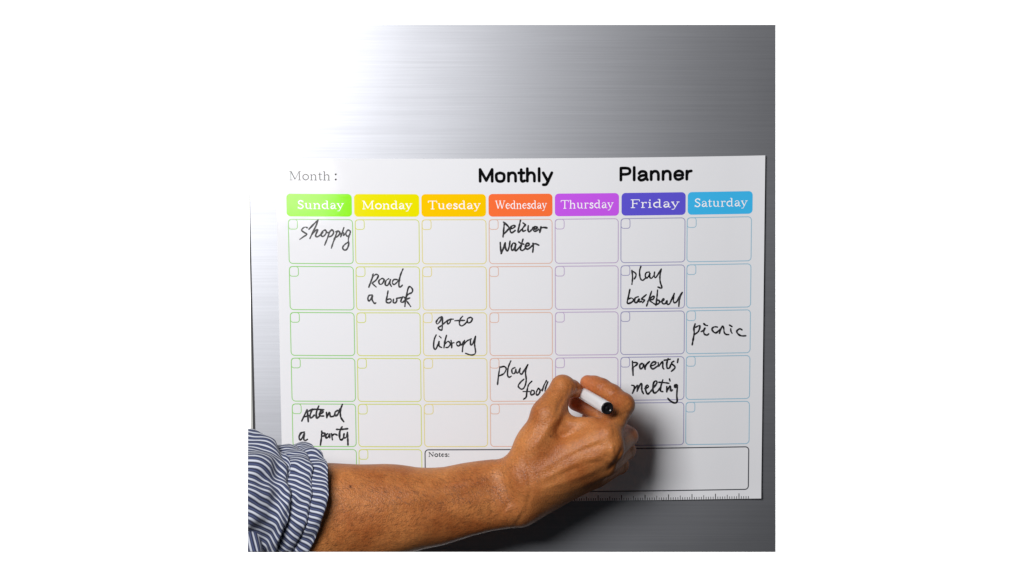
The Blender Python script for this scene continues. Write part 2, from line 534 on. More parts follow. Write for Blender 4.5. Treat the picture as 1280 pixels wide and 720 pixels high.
def sans_text(name, txt, x0, x1, base, cap, mat, parent, w=14.3, lift=0.10):
    adv = sum(SANS[c][0] for c in txt)
    sx = (x1 - x0) / (adv - 5); sy = cap / 71.0
    ink = Ink(lift)
    x = x0 - 2 * sx
    for ch in txt:
        g = SANS[ch]
        for st in g[1]:
            pts = [warp(x + px * sx, base - py * sy) for px, py in st]
            if g[2] == 's':
                ink.stroke(pts, w * sy, True)
            else:
                for k in range(len(pts) - 1):
                    ink.stroke([pts[k], pts[k + 1]], w * sy, False)
        if len(g) > 3:
            for st in g[3]:
                ink.stroke([warp(x + px * sx, base - py * sy) for px, py in st], w * sy, True)
        x += g[0] * sx
    return ink.done(name, mat, parent)

days = [('Sunday', (358.6, 440.2), (138, 232, 10), (372.5, 429.5), (150, 212, 120)),
        ('Monday', (443.0, 524.3), (230, 222, 0), (452.7, 514.8), (214, 222, 110)),
        ('Tuesday', (527.0, 607.6), (246, 196, 0), (535.5, 600.2), (232, 220, 140)),
        ('Wednesday', (610.8, 690.6), (246, 112, 58), (619.2, 683.2), (230, 190, 172)),
        ('Thursday', (693.6, 773.6), (196, 88, 232), (701.2, 766.2), (196, 176, 212)),
        ('Friday', (776.8, 856.8), (94, 84, 208), (787.6, 848.2), (164, 162, 200)),
        ('Saturday', (859.4, 940.3), (62, 182, 236), (868.0, 933.4), (160, 200, 222))]
cols = [(360, 441.3), (443.5, 524.3), (527, 608), (610.8, 690.6), (693.3, 773.3), (775.6, 856.7), (858.3, 939.7)]
rows = [(273.7, 329.8), (332.5, 387.5), (390.0, 444.6), (447.0, 501.8), (504.2, 558.2), (560.8, 615.2)]
for i, (nm, hx, hc, tx, lc) in enumerate(days):
    hm = print_mat('heading_colour_' + nm.lower(), hc)
    hb = filled('weekday_heading', hx[0], 242.2, hx[1], 270.5, 5.0, hm, planner, 0.08)
    hb['label'] = ['green', 'lime yellow', 'amber', 'orange red', 'purple', 'indigo', 'sky blue'][i] + ' heading reading ' + nm
    serif_text('heading_lettering', nm, tx[0], tx[1], 260.9, 10.2, M['white'], hb, thick=7.6, thin=4.4, lift=0.16)
    lm = print_mat('line_colour_' + nm.lower(), tuple(c * 0.95 for c in lc))
    for j, (ya, yb) in enumerate(rows):
        if j == 5 and i > 1: continue
        db = outline('day_box', cols[i][0], ya, cols[i][1], yb, 5.0, 1.08, lm, planner, 0.06)
        outline('date_box', cols[i][0] + 0.2, ya + 0.2, cols[i][0] + 12.3, ya + 13.2, 3.6, 0.95, lm, db, 0.09)
nb = outline('notes_box', 527.3, 560.9, 939.6, 615.4, 5.0, 1.35, print_mat('notes_line', (66, 68, 76)), planner, 0.06)
serif_text('notes_lettering', 'Notes:', 532.2, 559.2, 570.2, 5.6, M['ink'], nb, thick=11, thin=5.5, warped=True)
serif_text('month_lettering', 'Month', 362.3, 414.2, 225.2, 11.2, M['greyink'], planner, thick=6.5, thin=3.6)
ink = Ink(0.1)
ink.stroke([(419.8, 218.1)], 2.4); ink.stroke([(419.8, 224.4)], 2.4)
ink.done('month_colon', M['ink'], planner)
sans_text('title_lettering', 'Monthly', 598.6, 690.2, 227.9, 18.2, M['ink'], planner)
sans_text('title_lettering', 'Planner', 773.6, 864.4, 227.6, 18.2, M['ink'], planner)

# ruler printed along the bottom edge
v, f = [], []
k = 0
x = 359.0
while x < 941:
    big = k % 10 == 0; half = k % 10 == 5
    h = 6.6 if big else (5.0 if half else 3.0)
    w = 1.0 if big else 0.8
    b0 = len(v)
    for (px, py) in ((x - w / 2, Y1 - 0.2 - h), (x - w / 2, Y1 - 0.2), (x + w / 2, Y1 - 0.2), (x + w / 2, Y1 - 0.2 - h)):
        v.append(surf(*warp(px, py), 0.08))
    f.append((b0, b0 + 1, b0 + 2, b0 + 3))
    k += 1
    x += 2.99
link_mesh('ruler_scale', v, f, M['greyink'], planner)

# ---- handwriting, traced stroke by stroke
HAND = {
 'shopping': (360, 272, 16, 1.75, [
   [(390, 205), (350, 190), (305, 210), (275, 255), (330, 300), (380, 335), (310, 385), (240, 435)],
   [(420, 235), (500, 150), (605, 45)], [(605, 45), (560, 170), (500, 290), (440, 420)],
   [(480, 340), (520, 290), (560, 255), (600, 245), (570, 310), (555, 365), (590, 385), (650, 345), (700, 300)],
   [(745, 245), (690, 280), (665, 340), (690, 380), (740, 350), (770, 290), (745, 245), (790, 300), (820, 295)],
   [(880, 240), (830, 300), (800, 390), (735, 550)], [(840, 270), (890, 250), (915, 300), (880, 360), (830, 385)],
   [(955, 285), (1000, 265), (1040, 310), (1000, 370), (960, 395)], [(985, 280), (950, 380), (905, 500), (870, 610)],
   [(1120, 200), (1090, 290), (1055, 385)], [(1060, 330), (1110, 300), (1112, 360), (1140, 325)],
   [(1245, 270), (1200, 250), (1160, 310), (1180, 370), (1230, 350), (1250, 270)],
   [(1250, 290), (1210, 420), (1215, 540), (1180, 630), (1130, 650), (1095, 605), (1130, 545), (1205, 490)]]),
 'deliver water': (610, 274, 16, 1.95, [
   [(310, 60), (350, 90), (420, 170), (390, 220), (320, 295)], [(325, 90), (315, 200), (300, 355)],
   [(430, 190), (500, 180), (540, 140), (500, 125), (450, 170), (445, 240), (480, 270), (545, 225)],
   [(650, 20), (625, 130), (600, 240), (615, 262), (670, 205)], [(700, 75), (745, 110), (735, 130), (690, 190), (700, 240), (750, 225)],
   [(805, 130), (800, 220), (825, 255), (880, 200), (905, 160)],
   [(905, 215), (960, 190), (985, 165), (940, 150), (905, 200), (930, 245), (990, 220), (1010, 200)],
   [(1060, 150), (1050, 200), (1035, 265)], [(1030, 235), (1060, 180), (1110, 165), (1180, 175)],
   [(245, 465), (250, 560), (262, 690)], [(262, 690), (300, 600), (345, 470)], [(345, 470), (350, 580), (390, 635), (420, 560), (440, 440)],
   [(550, 490), (500, 480), (465, 560), (485, 625), (530, 580), (555, 500), (540, 600), (560, 630), (620, 570), (650, 530)],
   [(700, 400), (670, 500), (650, 600), (690, 625), (740, 590)], [(615, 455), (650, 480), (715, 500)],
   [(760, 545), (820, 520), (815, 485), (770, 490), (745, 560), (790, 600), (850, 560), (880, 530)],
   [(900, 480), (905, 560), (893, 660)], [(890, 540), (920, 495), (960, 495), (1015, 520)]]),
 'road a book': (450, 335, 13.09, 1.75, [
   [(218, 98), (205, 118)], [(215, 130), (180, 220), (145, 315)], [(200, 150), (260, 105), (300, 125), (270, 190), (210, 240), (205, 255), (265, 310)],
   [(350, 175), (310, 210), (320, 260), (360, 260), (395, 200), (370, 170), (335, 185)],
   [(470, 175), (425, 210), (415, 270), (450, 285), (490, 220), (500, 180), (490, 250), (515, 300)],
   [(610, 190), (555, 190), (530, 240), (560, 270), (610, 230), (640, 190)], [(705, 15), (665, 110), (640, 220), (640, 300), (665, 308), (695, 280)],
   [(200, 440), (150, 450), (130, 500), (150, 540), (190, 490), (205, 450), (200, 520), (240, 580), (260, 570)],
   [(460, 375), (445, 460), (430, 550), (480, 570), (515, 535), (490, 505), (440, 520)],
   [(550, 510), (545, 560), (580, 570), (605, 530), (600, 500), (640, 490), (700, 480), (680, 510), (670, 550), (700, 560), (740, 520), (730, 480), (700, 470)],
   [(735, 630), (745, 540), (765, 430), (790, 330), (820, 305), (860, 350), (850, 400), (790, 430), (760, 470)],
   [(815, 490), (760, 510), (740, 510), (780, 560), (830, 630)]]),
 'play basketball': (776, 330, 12, 1.8, [
   [(165, 95), (175, 200), (165, 305)], [(170, 105), (220, 140), (225, 180), (200, 225)],
   [(300, 35), (280, 110), (290, 210), (325, 245), (370, 210)],
   [(425, 120), (380, 130), (365, 180), (390, 210), (430, 160), (435, 130), (430, 190), (455, 215), (490, 180)],
   [(505, 120), (500, 180), (520, 205), (560, 150), (605, 75)], [(605, 75), (585, 180), (590, 270), (615, 360), (555, 345)],
   [(135, 380), (115, 480), (95, 585), (150, 580), (190, 540), (160, 510), (110, 525)],
   [(260, 490), (215, 510), (205, 565), (240, 575), (275, 520), (270, 570), (310, 560)],
   [(380, 460), (310, 525), (355, 540), (325, 580)],
   [(460, 410), (430, 500), (385, 630)], [(400, 560), (470, 490), (500, 490), (480, 530), (430, 545), (520, 610)],
   [(550, 390), (540, 500), (525, 620)], [(530, 540), (575, 550), (570, 590), (530, 605)],
   [(590, 570), (640, 545), (640, 520), (612, 550), (630, 595), (670, 590), (690, 550), (695, 600), (730, 595), (765, 520), (800, 440)],
   [(800, 440), (785, 530), (800, 580), (840, 560), (880, 480), (920, 425)], [(920, 425), (880, 520), (868, 635)]]),
 'go to library': (532, 388, 12.41, 1.75, [
   [(250, 95), (205, 120), (165, 180), (185, 210), (230, 160), (258, 100), (262, 180), (255, 295), (225, 300), (195, 270), (240, 240), (310, 180), (345, 150)],
   [(345, 150), (385, 145), (375, 190), (345, 210), (340, 170), (380, 140), (430, 135)], [(455, 160), (530, 155), (605, 155)],
   [(575, 90), (535, 140), (525, 210), (560, 240), (610, 210), (645, 170)], [(700, 105), (650, 130), (655, 190), (700, 180), (725, 130), (695, 105)],
   [(165, 380), (135, 450), (125, 560), (150, 605), (180, 560), (210, 480)], [(210, 480), (210, 550), (250, 575)], [(215, 400), (240, 425)],
   [(325, 385), (300, 480), (285, 580)], [(300, 520), (350, 480), (385, 520), (350, 570), (315, 575)],
   [(395, 465), (405, 520), (405, 580)], [(400, 510), (440, 500)], [(520, 480), (480, 505), (490, 540), (520, 550), (540, 510), (525, 480), (550, 540), (590, 480)],
   [(605, 465), (580, 550), (570, 640)], [(590, 530), (640, 475), (710, 440)],
   [(695, 445), (700, 530), (730, 520), (775, 400)], [(775, 400), (760, 520), (775, 640), (755, 680), (700, 690), (620, 665)]]),
 'picnic': (856, 396, 16, 1.95, [
   [(205, 140), (180, 230), (185, 330), (165, 450), (145, 560)], [(215, 210), (270, 180), (300, 190), (270, 290), (195, 350)],
   [(375, 135), (410, 165), (450, 175)], [(325, 295), (370, 270), (405, 215), (375, 290), (390, 345), (440, 365), (475, 340)],
   [(650, 205), (590, 200), (540, 240), (570, 300), (620, 320), (670, 280), (700, 250)],
   [(690, 330), (710, 260), (750, 185), (775, 230), (785, 310), (820, 350), (875, 355)],
   [(890, 165), (940, 195)], [(915, 240), (920, 290), (940, 325)], [(1140, 260), (1090, 240), (1035, 290), (1070, 350), (1130, 380), (1215, 378)]]),
 'play foot': (614, 446, 12, 1.75, [
   [(130, 150), (110, 280), (95, 415)], [(140, 155), (195, 145), (225, 180), (190, 250), (120, 285)],
   [(295, 60), (255, 160), (245, 270), (270, 305), (300, 290)],
   [(355, 160), (310, 190), (320, 250), (355, 240), (370, 180), (375, 230), (400, 240), (430, 180)],
   [(435, 170), (425, 230), (455, 260), (490, 210), (550, 115)], [(550, 115), (515, 220), (525, 350), (500, 450), (455, 485), (405, 440), (440, 380), (490, 335)],
   [(610, 365), (560, 420), (535, 520), (525, 600), (485, 635)], [(480, 520), (580, 520)],
   [(610, 500), (590, 540), (605, 570), (645, 550), (640, 510), (605, 500)], [(700, 480), (675, 540), (690, 575), (725, 540), (730, 490), (700, 465), (740, 500), (770, 480)],
   [(830, 355), (790, 430), (765, 510)], [(850, 375), (820, 450), (805, 510)]]),
 'parents meeting': (780, 444, 12, 2.0, [
   [(125, 90), (130, 200), (135, 300)], [(125, 110), (180, 110), (200, 130), (140, 180)],
   [(270, 120), (235, 150), (245, 205), (280, 180), (290, 130), (300, 160), (315, 210)], [(315, 200), (330, 145), (380, 95)],
   [(400, 160), (460, 140), (475, 105), (430, 105), (395, 160), (430, 205), (490, 170), (515, 150)],
   [(510, 110), (520, 165)], [(520, 165), (560, 110), (580, 100), (580, 180), (595, 205)],
   [(660, 50), (640, 120), (645, 190), (680, 190), (700, 140)], [(600, 75), (690, 60)], [(745, 90), (710, 120), (765, 180), (710, 240)], [(810, 55), (800, 110)],
   [(115, 450), (150, 460), (150, 510), (125, 570)], [(150, 510), (195, 455), (205, 470), (195, 540)], [(195, 540), (240, 440), (265, 430), (265, 520), (290, 575)],
   [(310, 500), (365, 475), (345, 445), (320, 500), (350, 580), (400, 540), (430, 500)],
   [(430, 500), (490, 420), (480, 385), (445, 410), (430, 500), (450, 565), (500, 540), (545, 480)],
   [(580, 370), (555, 450), (545, 530), (580, 545)], [(520, 405), (600, 410), (670, 420)],
   [(680, 355), (688, 385)], [(640, 470), (640, 550)], [(640, 540), (690, 460), (700, 530), (725, 520)],
   [(790, 440), (760, 450), (765, 480), (800, 450)], [(800, 450), (790, 600), (795, 690), (760, 715), (700, 690), (655, 645)]]),
 'attend a party': (364, 502, 12, 2.0, [
   [(160, 290), (240, 120)], [(240, 120), (250, 200), (258, 300)], [(185, 230), (270, 210)],
   [(320, 110), (285, 200), (300, 245), (350, 200)], [(415, 65), (380, 160), (385, 245), (430, 215)], [(265, 140), (340, 115), (490, 120)],
   [(425, 190), (485, 155), (455, 135), (425, 180), (440, 212), (490, 215)], [(530, 160), (535, 240)], [(535, 240), (575, 160), (590, 220), (640, 215), (660, 180)],
   [(700, 130), (660, 160), (660, 210), (700, 190), (730, 110)], [(770, 40), (740, 130), (745, 230), (790, 300)],
   [(200, 455), (150, 470), (120, 530), (140, 575), (180, 520), (200, 470), (190, 560), (215, 580), (245, 565)],
   [(460, 440), (455, 540), (440, 650)], [(460, 470), (510, 475), (495, 510), (460, 520)],
   [(545, 480), (520, 510), (530, 545), (565, 520), (575, 480), (580, 540)], [(605, 480), (620, 570)], [(612, 510), (650, 485), (690, 500)],
   [(765, 375), (730, 450), (730, 550), (760, 570), (795, 530)], [(680, 415), (760, 415), (850, 405)],
   [(795, 480), (790, 540), (830, 530), (845, 460)], [(845, 460), (850, 560), (853, 650)]]),
}
for word, (ox, oy, sc, w, strokes) in HAND.items():
    ink = Ink(0.14)
    for st in strokes:
        ink.stroke([(ox + px / sc, oy + py / sc) for px, py in st], w * 1.14, True, taper=0.12, jitter=0.5)
    o = ink.done('handwriting', M['marker'], planner)
    o['label'] = 'handwritten black words ' + word

# ------------------------------------------------------------------ the writing hand and forearm: one continuous surface
def seg(p, name=None):
    return p
def gp(x, y, d):
    k = (DIST - d) / DIST
    return np.array([640 + (x - 640) * k, 360 + (y - 360) * k, d], dtype=np.float32)

H = 1.35
gx = np.arange(338, 812, H, dtype=np.float32)
gy = np.arange(458, 716, H, dtype=np.float32)
gd = np.arange(-3, 192, H, dtype=np.float32)
shape = (len(gx), len(gy), len(gd))

def sub(lo, hi):
    sl = []
    for g, a, b2 in zip((gx, gy, gd), lo, hi):
        i0 = max(0, int(np.searchsorted(g, a))); i1 = min(len(g), int(np.searchsorted(g, b2)) + 1)
        sl.append(slice(i0, i1))
    return tuple(sl)

def smin_into(F, sl, val, k):
    a = F[sl]
    h = np.clip(k - np.abs(a - val), 0, None) / k
    F[sl] = np.minimum(a, val) - h * h * k * 0.25

def cone(F, a, ra, b, rb, k, flat=None):
    a, b = gp(*a), gp(*b)
    m = max(ra, rb) + k + 4
    sl = sub(np.minimum(a, b) - m, np.maximum(a, b) + m)
    X = gx[sl[0]][:, None, None]; Y = gy[sl[1]][None, :, None]; D = gd[sl[2]][None, None, :]
    ba = b - a
    L2 = float(ba @ ba)
    t = ((X - a[0]) * ba[0] + (Y - a[1]) * ba[1] + (D - a[2]) * ba[2]) / L2
    t = np.clip(t, 0, 1)
    ts = t * t * (3 - 2 * t) * 0.5 + t * 0.5
    dist = np.sqrt((X - a[0] - ba[0] * t) ** 2 + (Y - a[1] - ba[1] * t) ** 2 + (D - a[2] - ba[2] * t) ** 2)
    smin_into(F, sl, dist - (ra + (rb - ra) * ts), k)

BIG = 60.0
F = np.full(shape, BIG, np.float32)
# forearm: elliptical sections fitted to its outline
st_x = [330, 360, 400, 440, 480, 520, 555, 590, 615, 635, 650]
st_t = [582, 580, 579.5, 579.3, 580.6, 583.5, 583, 578.5, 574.5, 573.5, 576]
st_b = [722, 719, 712, 706, 699, 689.5, 681, 669.5, 663.5, 660.5, 659]
st_c = [138, 136, 131, 126, 120, 114, 108, 102, 98, 96, 96]
st_w = [50, 50, 49, 47, 44, 40, 36, 33, 31, 31, 31]
X = gx[:, None, None]; Y = gy[None, :, None]; D = gd[None, None, :]
cz = np.interp(X, st_x, st_c)
kk = (DIST - cz) / DIST
# outline positions are corrected for depth at the section's centre
xi = 640 + (X - 640) / kk
tt = 360 + (np.interp(xi, st_x, st_t) - 360) * kk
bb = 360 + (np.interp(xi, st_x, st_b) - 360) * kk
hw = np.interp(xi, st_x, st_w)
cy = (tt + bb) / 2; hh = (bb - tt) / 2
xe = 648.0
ex = np.clip(X - xe, 0, None) / 26.0
q = np.sqrt((np.abs((Y - cy) / hh)) ** 2.15 + (np.abs((D - cz) / hw)) ** 2.15 + ex ** 2)
fore = ((q - 1) * np.minimum(hh, hw)).astype(np.float32)
F = np.minimum(F, fore)
del q, fore

# palm and back of the hand
HK = 13
cone(F, (655, 592, 112), 25, (671, 557, 118), 22.5, 18)      # thumb base
cone(F, (671, 557, 118), 22.5, (683, 518, 122), 18.5, 14)
cone(F, (664, 590, 112), 25, (757, 543, 132), 17.5, HK)
cone(F, (664, 602, 112), 26, (762, 562, 131), 17.0, HK)
cone(F, (664, 613, 104), 26, (755, 581, 115), 16.0, HK)
cone(F, (660, 624, 96), 26, (741, 597, 92), 14.0, HK)
cone(F, (668, 610, 82), 28, (730, 583, 74), 23, 16)
cone(F, (690, 570, 100), 24, (735, 560, 105), 18, 12)
# thumb
cone(F, (683, 518, 122), 18.5, (703, 482.5, 106), 14.2, 8)
# web of skin between thumb and forefinger
cone(F, (697, 508, 112), 9, (707, 535, 116), 13, 8)
cone(F, (707, 535, 116), 13, (742, 535, 124), 14.5, 8)
def finger(pts, k=3.5):
    G = np.full(shape, BIG, np.float32)
    for (p, r), (q_, r2) in zip(pts[:-1], pts[1:]):
        cone(G, p, r, q_, r2, k)
    return G
def joinF(G, k):
    global F
    h = np.clip(k - np.abs(F - G), 0, None) / k
    F = np.minimum(F, G) - h * h * k * 0.25
joinF(finger([((703, 482.5, 106), 14.0), ((714, 485.5, 92), 11.0), ((720.5, 489, 84), 8.6)]), 5)
joinF(finger([((758, 542, 130), 16), ((777, 505.5, 103), 14.8), ((766, 493, 94), 11.8), ((752, 485.5, 86), 11.4), ((743, 481, 81), 10.4), ((734.5, 478.5, 77), 9.8)]), 4)
joinF(finger([((764, 562, 126), 15), ((785, 546, 86), 13.0), ((767, 532, 70), 11.0), ((748, 515, 60), 10.8), ((720, 503, 52), 9.6)]), 1.5)
joinF(finger([((757, 582, 108), 14), ((782, 563, 60), 12.2), ((760, 536, 38), 10.6), ((736, 521, 30), 9.2)]), 1.5)
joinF(finger([((745, 597, 86), 13), ((774, 581, 44), 11.6), ((757, 561, 20), 9.6), ((742, 548, 14), 8.4)]), 1.5)

# relief: tendons, knuckles, creases drawn on the side facing the viewer
def relief(pts, amp, width, dmin, dmax=200):
    global F
    P = [gp(*p) for p in pts]
    pl = np.array(P)
    lo = pl.min(0) - width * 3; hi = pl.max(0) + width * 3
    lo[2] = dmin; hi[2] = dmax
    sl = sub(lo, hi)
    Xs = gx[sl[0]][:, None]; Ys = gy[sl[1]][None, :]
    best = np.full((Xs.shape[0], Ys.shape[1]), 1e9, np.float32); tb = np.zeros_like(best)
    n = len(P) - 1
    for i in range(n):
        a, b2 = P[i][:2], P[i + 1][:2]
        ba = b2 - a
        t = np.clip(((Xs - a[0]) * ba[0] + (Ys - a[1]) * ba[1]) / float(ba @ ba), 0, 1)
        ds = (Xs - a[0] - ba[0] * t) ** 2 + (Ys - a[1] - ba[1] * t) ** 2
        m = ds < best
        best = np.where(m, ds, best); tb = np.where(m, (i + t) / n, tb)
    fade = np.clip(np.minimum(tb, 1 - tb) * 5 + 0.15, 0, 1)
    disp = amp * np.exp(-best / (width * width)) * fade
    Ds = gd[sl[2]]
    ramp = np.clip((Ds - dmin) / 8, 0, 1)
    F[sl] -= (disp[:, :, None] * ramp[None, None, :]).astype(np.float32)

relief([(672, 588, 120), (712, 566, 130), (752, 546, 132)], 0.98, 3.6, 112)
relief([(672, 600, 120), (715, 582, 130), (757, 566, 132)], 1.04, 3.6, 112)
relief([(672, 612, 120), (712, 600, 124), (748, 586, 120)], 0.91, 3.6, 100)
relief([(690, 578, 120), (730, 560, 130), (758, 553, 132)], -1.3, 4, 112)
relief([(690, 596, 120), (730, 578, 130), (758, 576, 132)], -1.3, 4, 112)
relief([(756, 541, 140), (766, 538, 140)], 1.6, 6, 115)
relief([(762, 563, 140), (768, 562, 140)], 1.8, 6, 115)
relief([(770, 575, 110), (752, 566, 110)], -1.2, 3, 110)
relief([(666, 560, 130), (684, 536, 130), (700, 520, 130)], 1.6, 5, 110)          # thumb tendon
relief([(700, 548, 130), (716, 535, 130), (738, 528, 130)], -1.2, 6, 105)
relief([(706, 528, 130), (714, 536, 130), (722, 548, 130)], -0.8, 3, 105)
relief([(655, 572, 130), (661, 590, 130), (663, 612, 120), (658, 636, 110)], -1.0, 2.6, 95)   # wrist crease
relief([(649, 586, 130), (654, 604, 130), (652, 628, 120)], -0.6, 2.4, 95)
relief([(600, 600, 130), (560, 612, 130), (500, 622, 130)], 1.5, 9, 100)
relief([(640, 604, 130), (600, 612, 130), (545, 630, 130)], -1.2, 10, 100)
relief([(632, 636, 120), (650, 646, 110)], 2.2, 11, 90)
relief([(712, 476, 110), (717, 483, 110), (714, 493, 110)], -0.9, 1.8, 85)        # thumb joint creases
relief([(708, 474, 110), (712, 483, 110), (709, 495, 110)], -0.7, 1.8, 85)
relief([(706, 496, 130), (699, 506, 130), (695, 518, 130)], -1.2, 2.4, 95)
relief([(748, 492, 110), (751, 486, 110), (755, 480, 110)], -1.0, 1.5, 80)        # forefinger creases
relief([(757, 500, 110), (764, 494, 110), (770, 491, 110)], -0.9, 1.6, 80)
relief([(742, 489, 110), (744, 483, 110)], -0.6, 1.3, 80)
relief([(775, 520, 130), (782, 516, 130), (790, 518, 130)], -0.8, 1.6, 85)
for i in range(4):
    relief([(772 + i * 3.5, 494 - 1 + i * 5, 120), (783 + i * 1.5, 491 + i * 5.5, 120)], -0.45, 1.0, 90)
relief([(760, 588, 120), (770, 574, 120), (778, 556, 120)], -1.6, 2.5, 70)

# low, soft unevenness so that no part is a perfect tube
rng = np.random.RandomState(4)
for _ in range(7):
    kx, ky, kd = rng.uniform(-0.09, 0.09, 3); ph = rng.uniform(0, 6.28)
    F += (0.30 * np.sin(gx[:, None, None] * kx + gy[None, :, None] * ky + gd[None, None, :] * kd + ph)).astype(np.float32)

def surface_nets(F):
    inside = F < 0
    c = inside[:-1, :-1, :-1].astype(np.int8)
    tot = np.zeros(tuple(s - 1 for s in F.shape), np.int8)
    for a in (0, 1):
        for b2 in (0, 1):
            for c2 in (0, 1):
                tot += inside[a:F.shape[0] - 1 + a, b2:F.shape[1] - 1 + b2, c2:F.shape[2] - 1 + c2]
    act = (tot > 0) & (tot < 8)
    idx = np.full(act.shape, -1, np.int64)
    I = np.argwhere(act)
    idx[act] = np.arange(len(I))
    acc = np.zeros((len(I), 3)); cnt = np.zeros(len(I))
    corners = [(a, b2, c2) for a in (0, 1) for b2 in (0, 1) for c2 in (0, 1)]
    val = {k: F[I[:, 0] + k[0], I[:, 1] + k[1], I[:, 2] + k[2]].astype(np.float64) for k in corners}
    for k in corners:
        for ax in range(3):
            if k[ax] == 0:
                k2 = list(k); k2[ax] = 1; k2 = tuple(k2)
                v0, v1 = val[k], val[k2]
                m = (v0 < 0) != (v1 < 0)
                t = np.where(m, v0 / np.where(m, v0 - v1, 1), 0)
                p = np.zeros((len(I), 3)); p[:] = k; p[:, ax] += t
                acc += p * m[:, None]; cnt += m
    V = I + acc / cnt[:, None]
    quads = []
    for ax in range(3):
        s0 = [slice(None)] * 3; s1 = [slice(None)] * 3
        s0[ax] = slice(0, -1); s1[ax] = slice(1, None)
        A = inside[tuple(s0)]; B = inside[tuple(s1)]
        E = np.argwhere(A != B)
        o1, o2 = [a for a in range(3) if a != ax]
        E = E[(E[:, o1] > 0) & (E[:, o2] > 0) & (E[:, o1] < F.shape[o1] - 1) & (E[:, o2] < F.shape[o2] - 1)]
        def at(d1, d2):
            e = E.copy(); e[:, o1] -= d1; e[:, o2] -= d2
            return idx[e[:, 0], e[:, 1], e[:, 2]]
        q = np.stack([at(0, 0), at(1, 0), at(1, 1), at(0, 1)], 1)
        flip = A[E[:, 0], E[:, 1], E[:, 2]]
        if ax == 1: flip = ~flip
        q[flip] = q[flip][:, ::-1]
        quads.append(q)
    Q = np.concatenate(quads)
    Q = Q[(Q >= 0).all(1)]
    return V, Q

V, Q = surface_nets(F)
del F
G = np.stack([gx[0] + V[:, 0] * H, gy[0] + V[:, 1] * H, gd[0] + V[:, 2] * H], 1)
co = np.stack([(G[:, 0] - 640) * S, -G[:, 2] * S, (360 - G[:, 1]) * S], 1)
me = bpy.data.meshes.new('body')
me.vertices.add(len(co)); me.vertices.foreach_set('co', co.ravel())
me.loops.add(Q.size); me.loops.foreach_set('vertex_index', Q.ravel().astype(np.int32))
me.polygons.add(len(Q)); me.polygons.foreach_set('loop_start', np.arange(0, Q.size, 4, dtype=np.int32))
me.polygons.foreach_set('loop_total', np.full(len(Q), 4, np.int32))
me.update(calc_edges=True); me.validate()
bm = bmesh.new(); bm.from_mesh(me)
bmesh.ops.smooth_vert(bm, verts=bm.verts, factor=0.5, use_axis_x=True, use_axis_y=True, use_axis_z=True)
# the model ends where the photograph does
def cut(bm, dep=150):
    cx_, cy_ = 310 + 330 * dep / DIST, 690 - 330 * dep / DIST
    for (p, n) in ((FL(0, cy_, dep), (0, -0.089, -1)), (FL(cx_, 0, dep), (-1, -0.089, 0))):
        g = bm.verts[:] + bm.edges[:] + bm.faces[:]
        bmesh.ops.bisect_plane(bm, geom=g, plane_co=p, plane_no=n, clear_outer=True)
cut(bm)
bmesh.ops.holes_fill(bm, edges=[e for e in bm.edges if e.is_boundary], sides=0)
bmesh.ops.recalc_face_normals(bm, faces=bm.faces)
bm.to_mesh(me); bm.free()
me.polygons.foreach_set('use_smooth', [True] * len(me.polygons))
me.materials.append(M['skin'])
# painted colour of the skin itself: redder fingertips, two moles
n = len(me.vertices)
cv = np.zeros(n * 3); me.vertices.foreach_get('co', cv); cv = cv.reshape(-1, 3)
bl = np.zeros(n); mo = np.zeros(n)
for (x, y, d, r, a) in ((735, 479, 78, 16, 0.55), (720, 490, 86, 12, 0.35), (724, 502, 52, 18, 0.75), (740, 520, 32, 16, 0.7),
                        (752, 486, 88, 12, 0.3), (785, 546, 88, 16, 0.3)):
    p = np.array(W3(x, y, d)); bl = np.maximum(bl, a * np.exp(-((cv - p) ** 2).sum(1) / (r * S) ** 2))
for (x, y, r) in ((438.3, 608.5, 1.5), (688.5, 545.0, 1.4)):
    # position on the skin that faces the viewer
    k = (DIST + cv[:, 1] / S) / DIST
    px = 640 + cv[:, 0] / S / k; py = 360 - cv[:, 2] / S / k
    dd = (px - x) ** 2 + (py - y) ** 2
    near = dd < 9
    if near.any():
        fr_ = cv[near][:, 1].min()
        p = cv[np.where(near & (cv[:, 1] < fr_ + 0.003))[0][np.argmin(dd[near & (cv[:, 1] < fr_ + 0.003)])]]
        mo = np.maximum(mo, 0.9 * np.exp(-((cv - p) ** 2).sum(1) / (r * S) ** 2))
for nm, arr in (('blush', bl), ('mole', mo)):
    at = me.attributes.new(nm, 'FLOAT', 'POINT'); at.data.foreach_set('value', arr.astype(np.float32))
body = bpy.data.objects.new('body', me)
C.objects.link(body)

person = thing('person', 'bare forearm and hand in a rolled up striped sleeve, writing on the planner', 'person')
body.parent = person

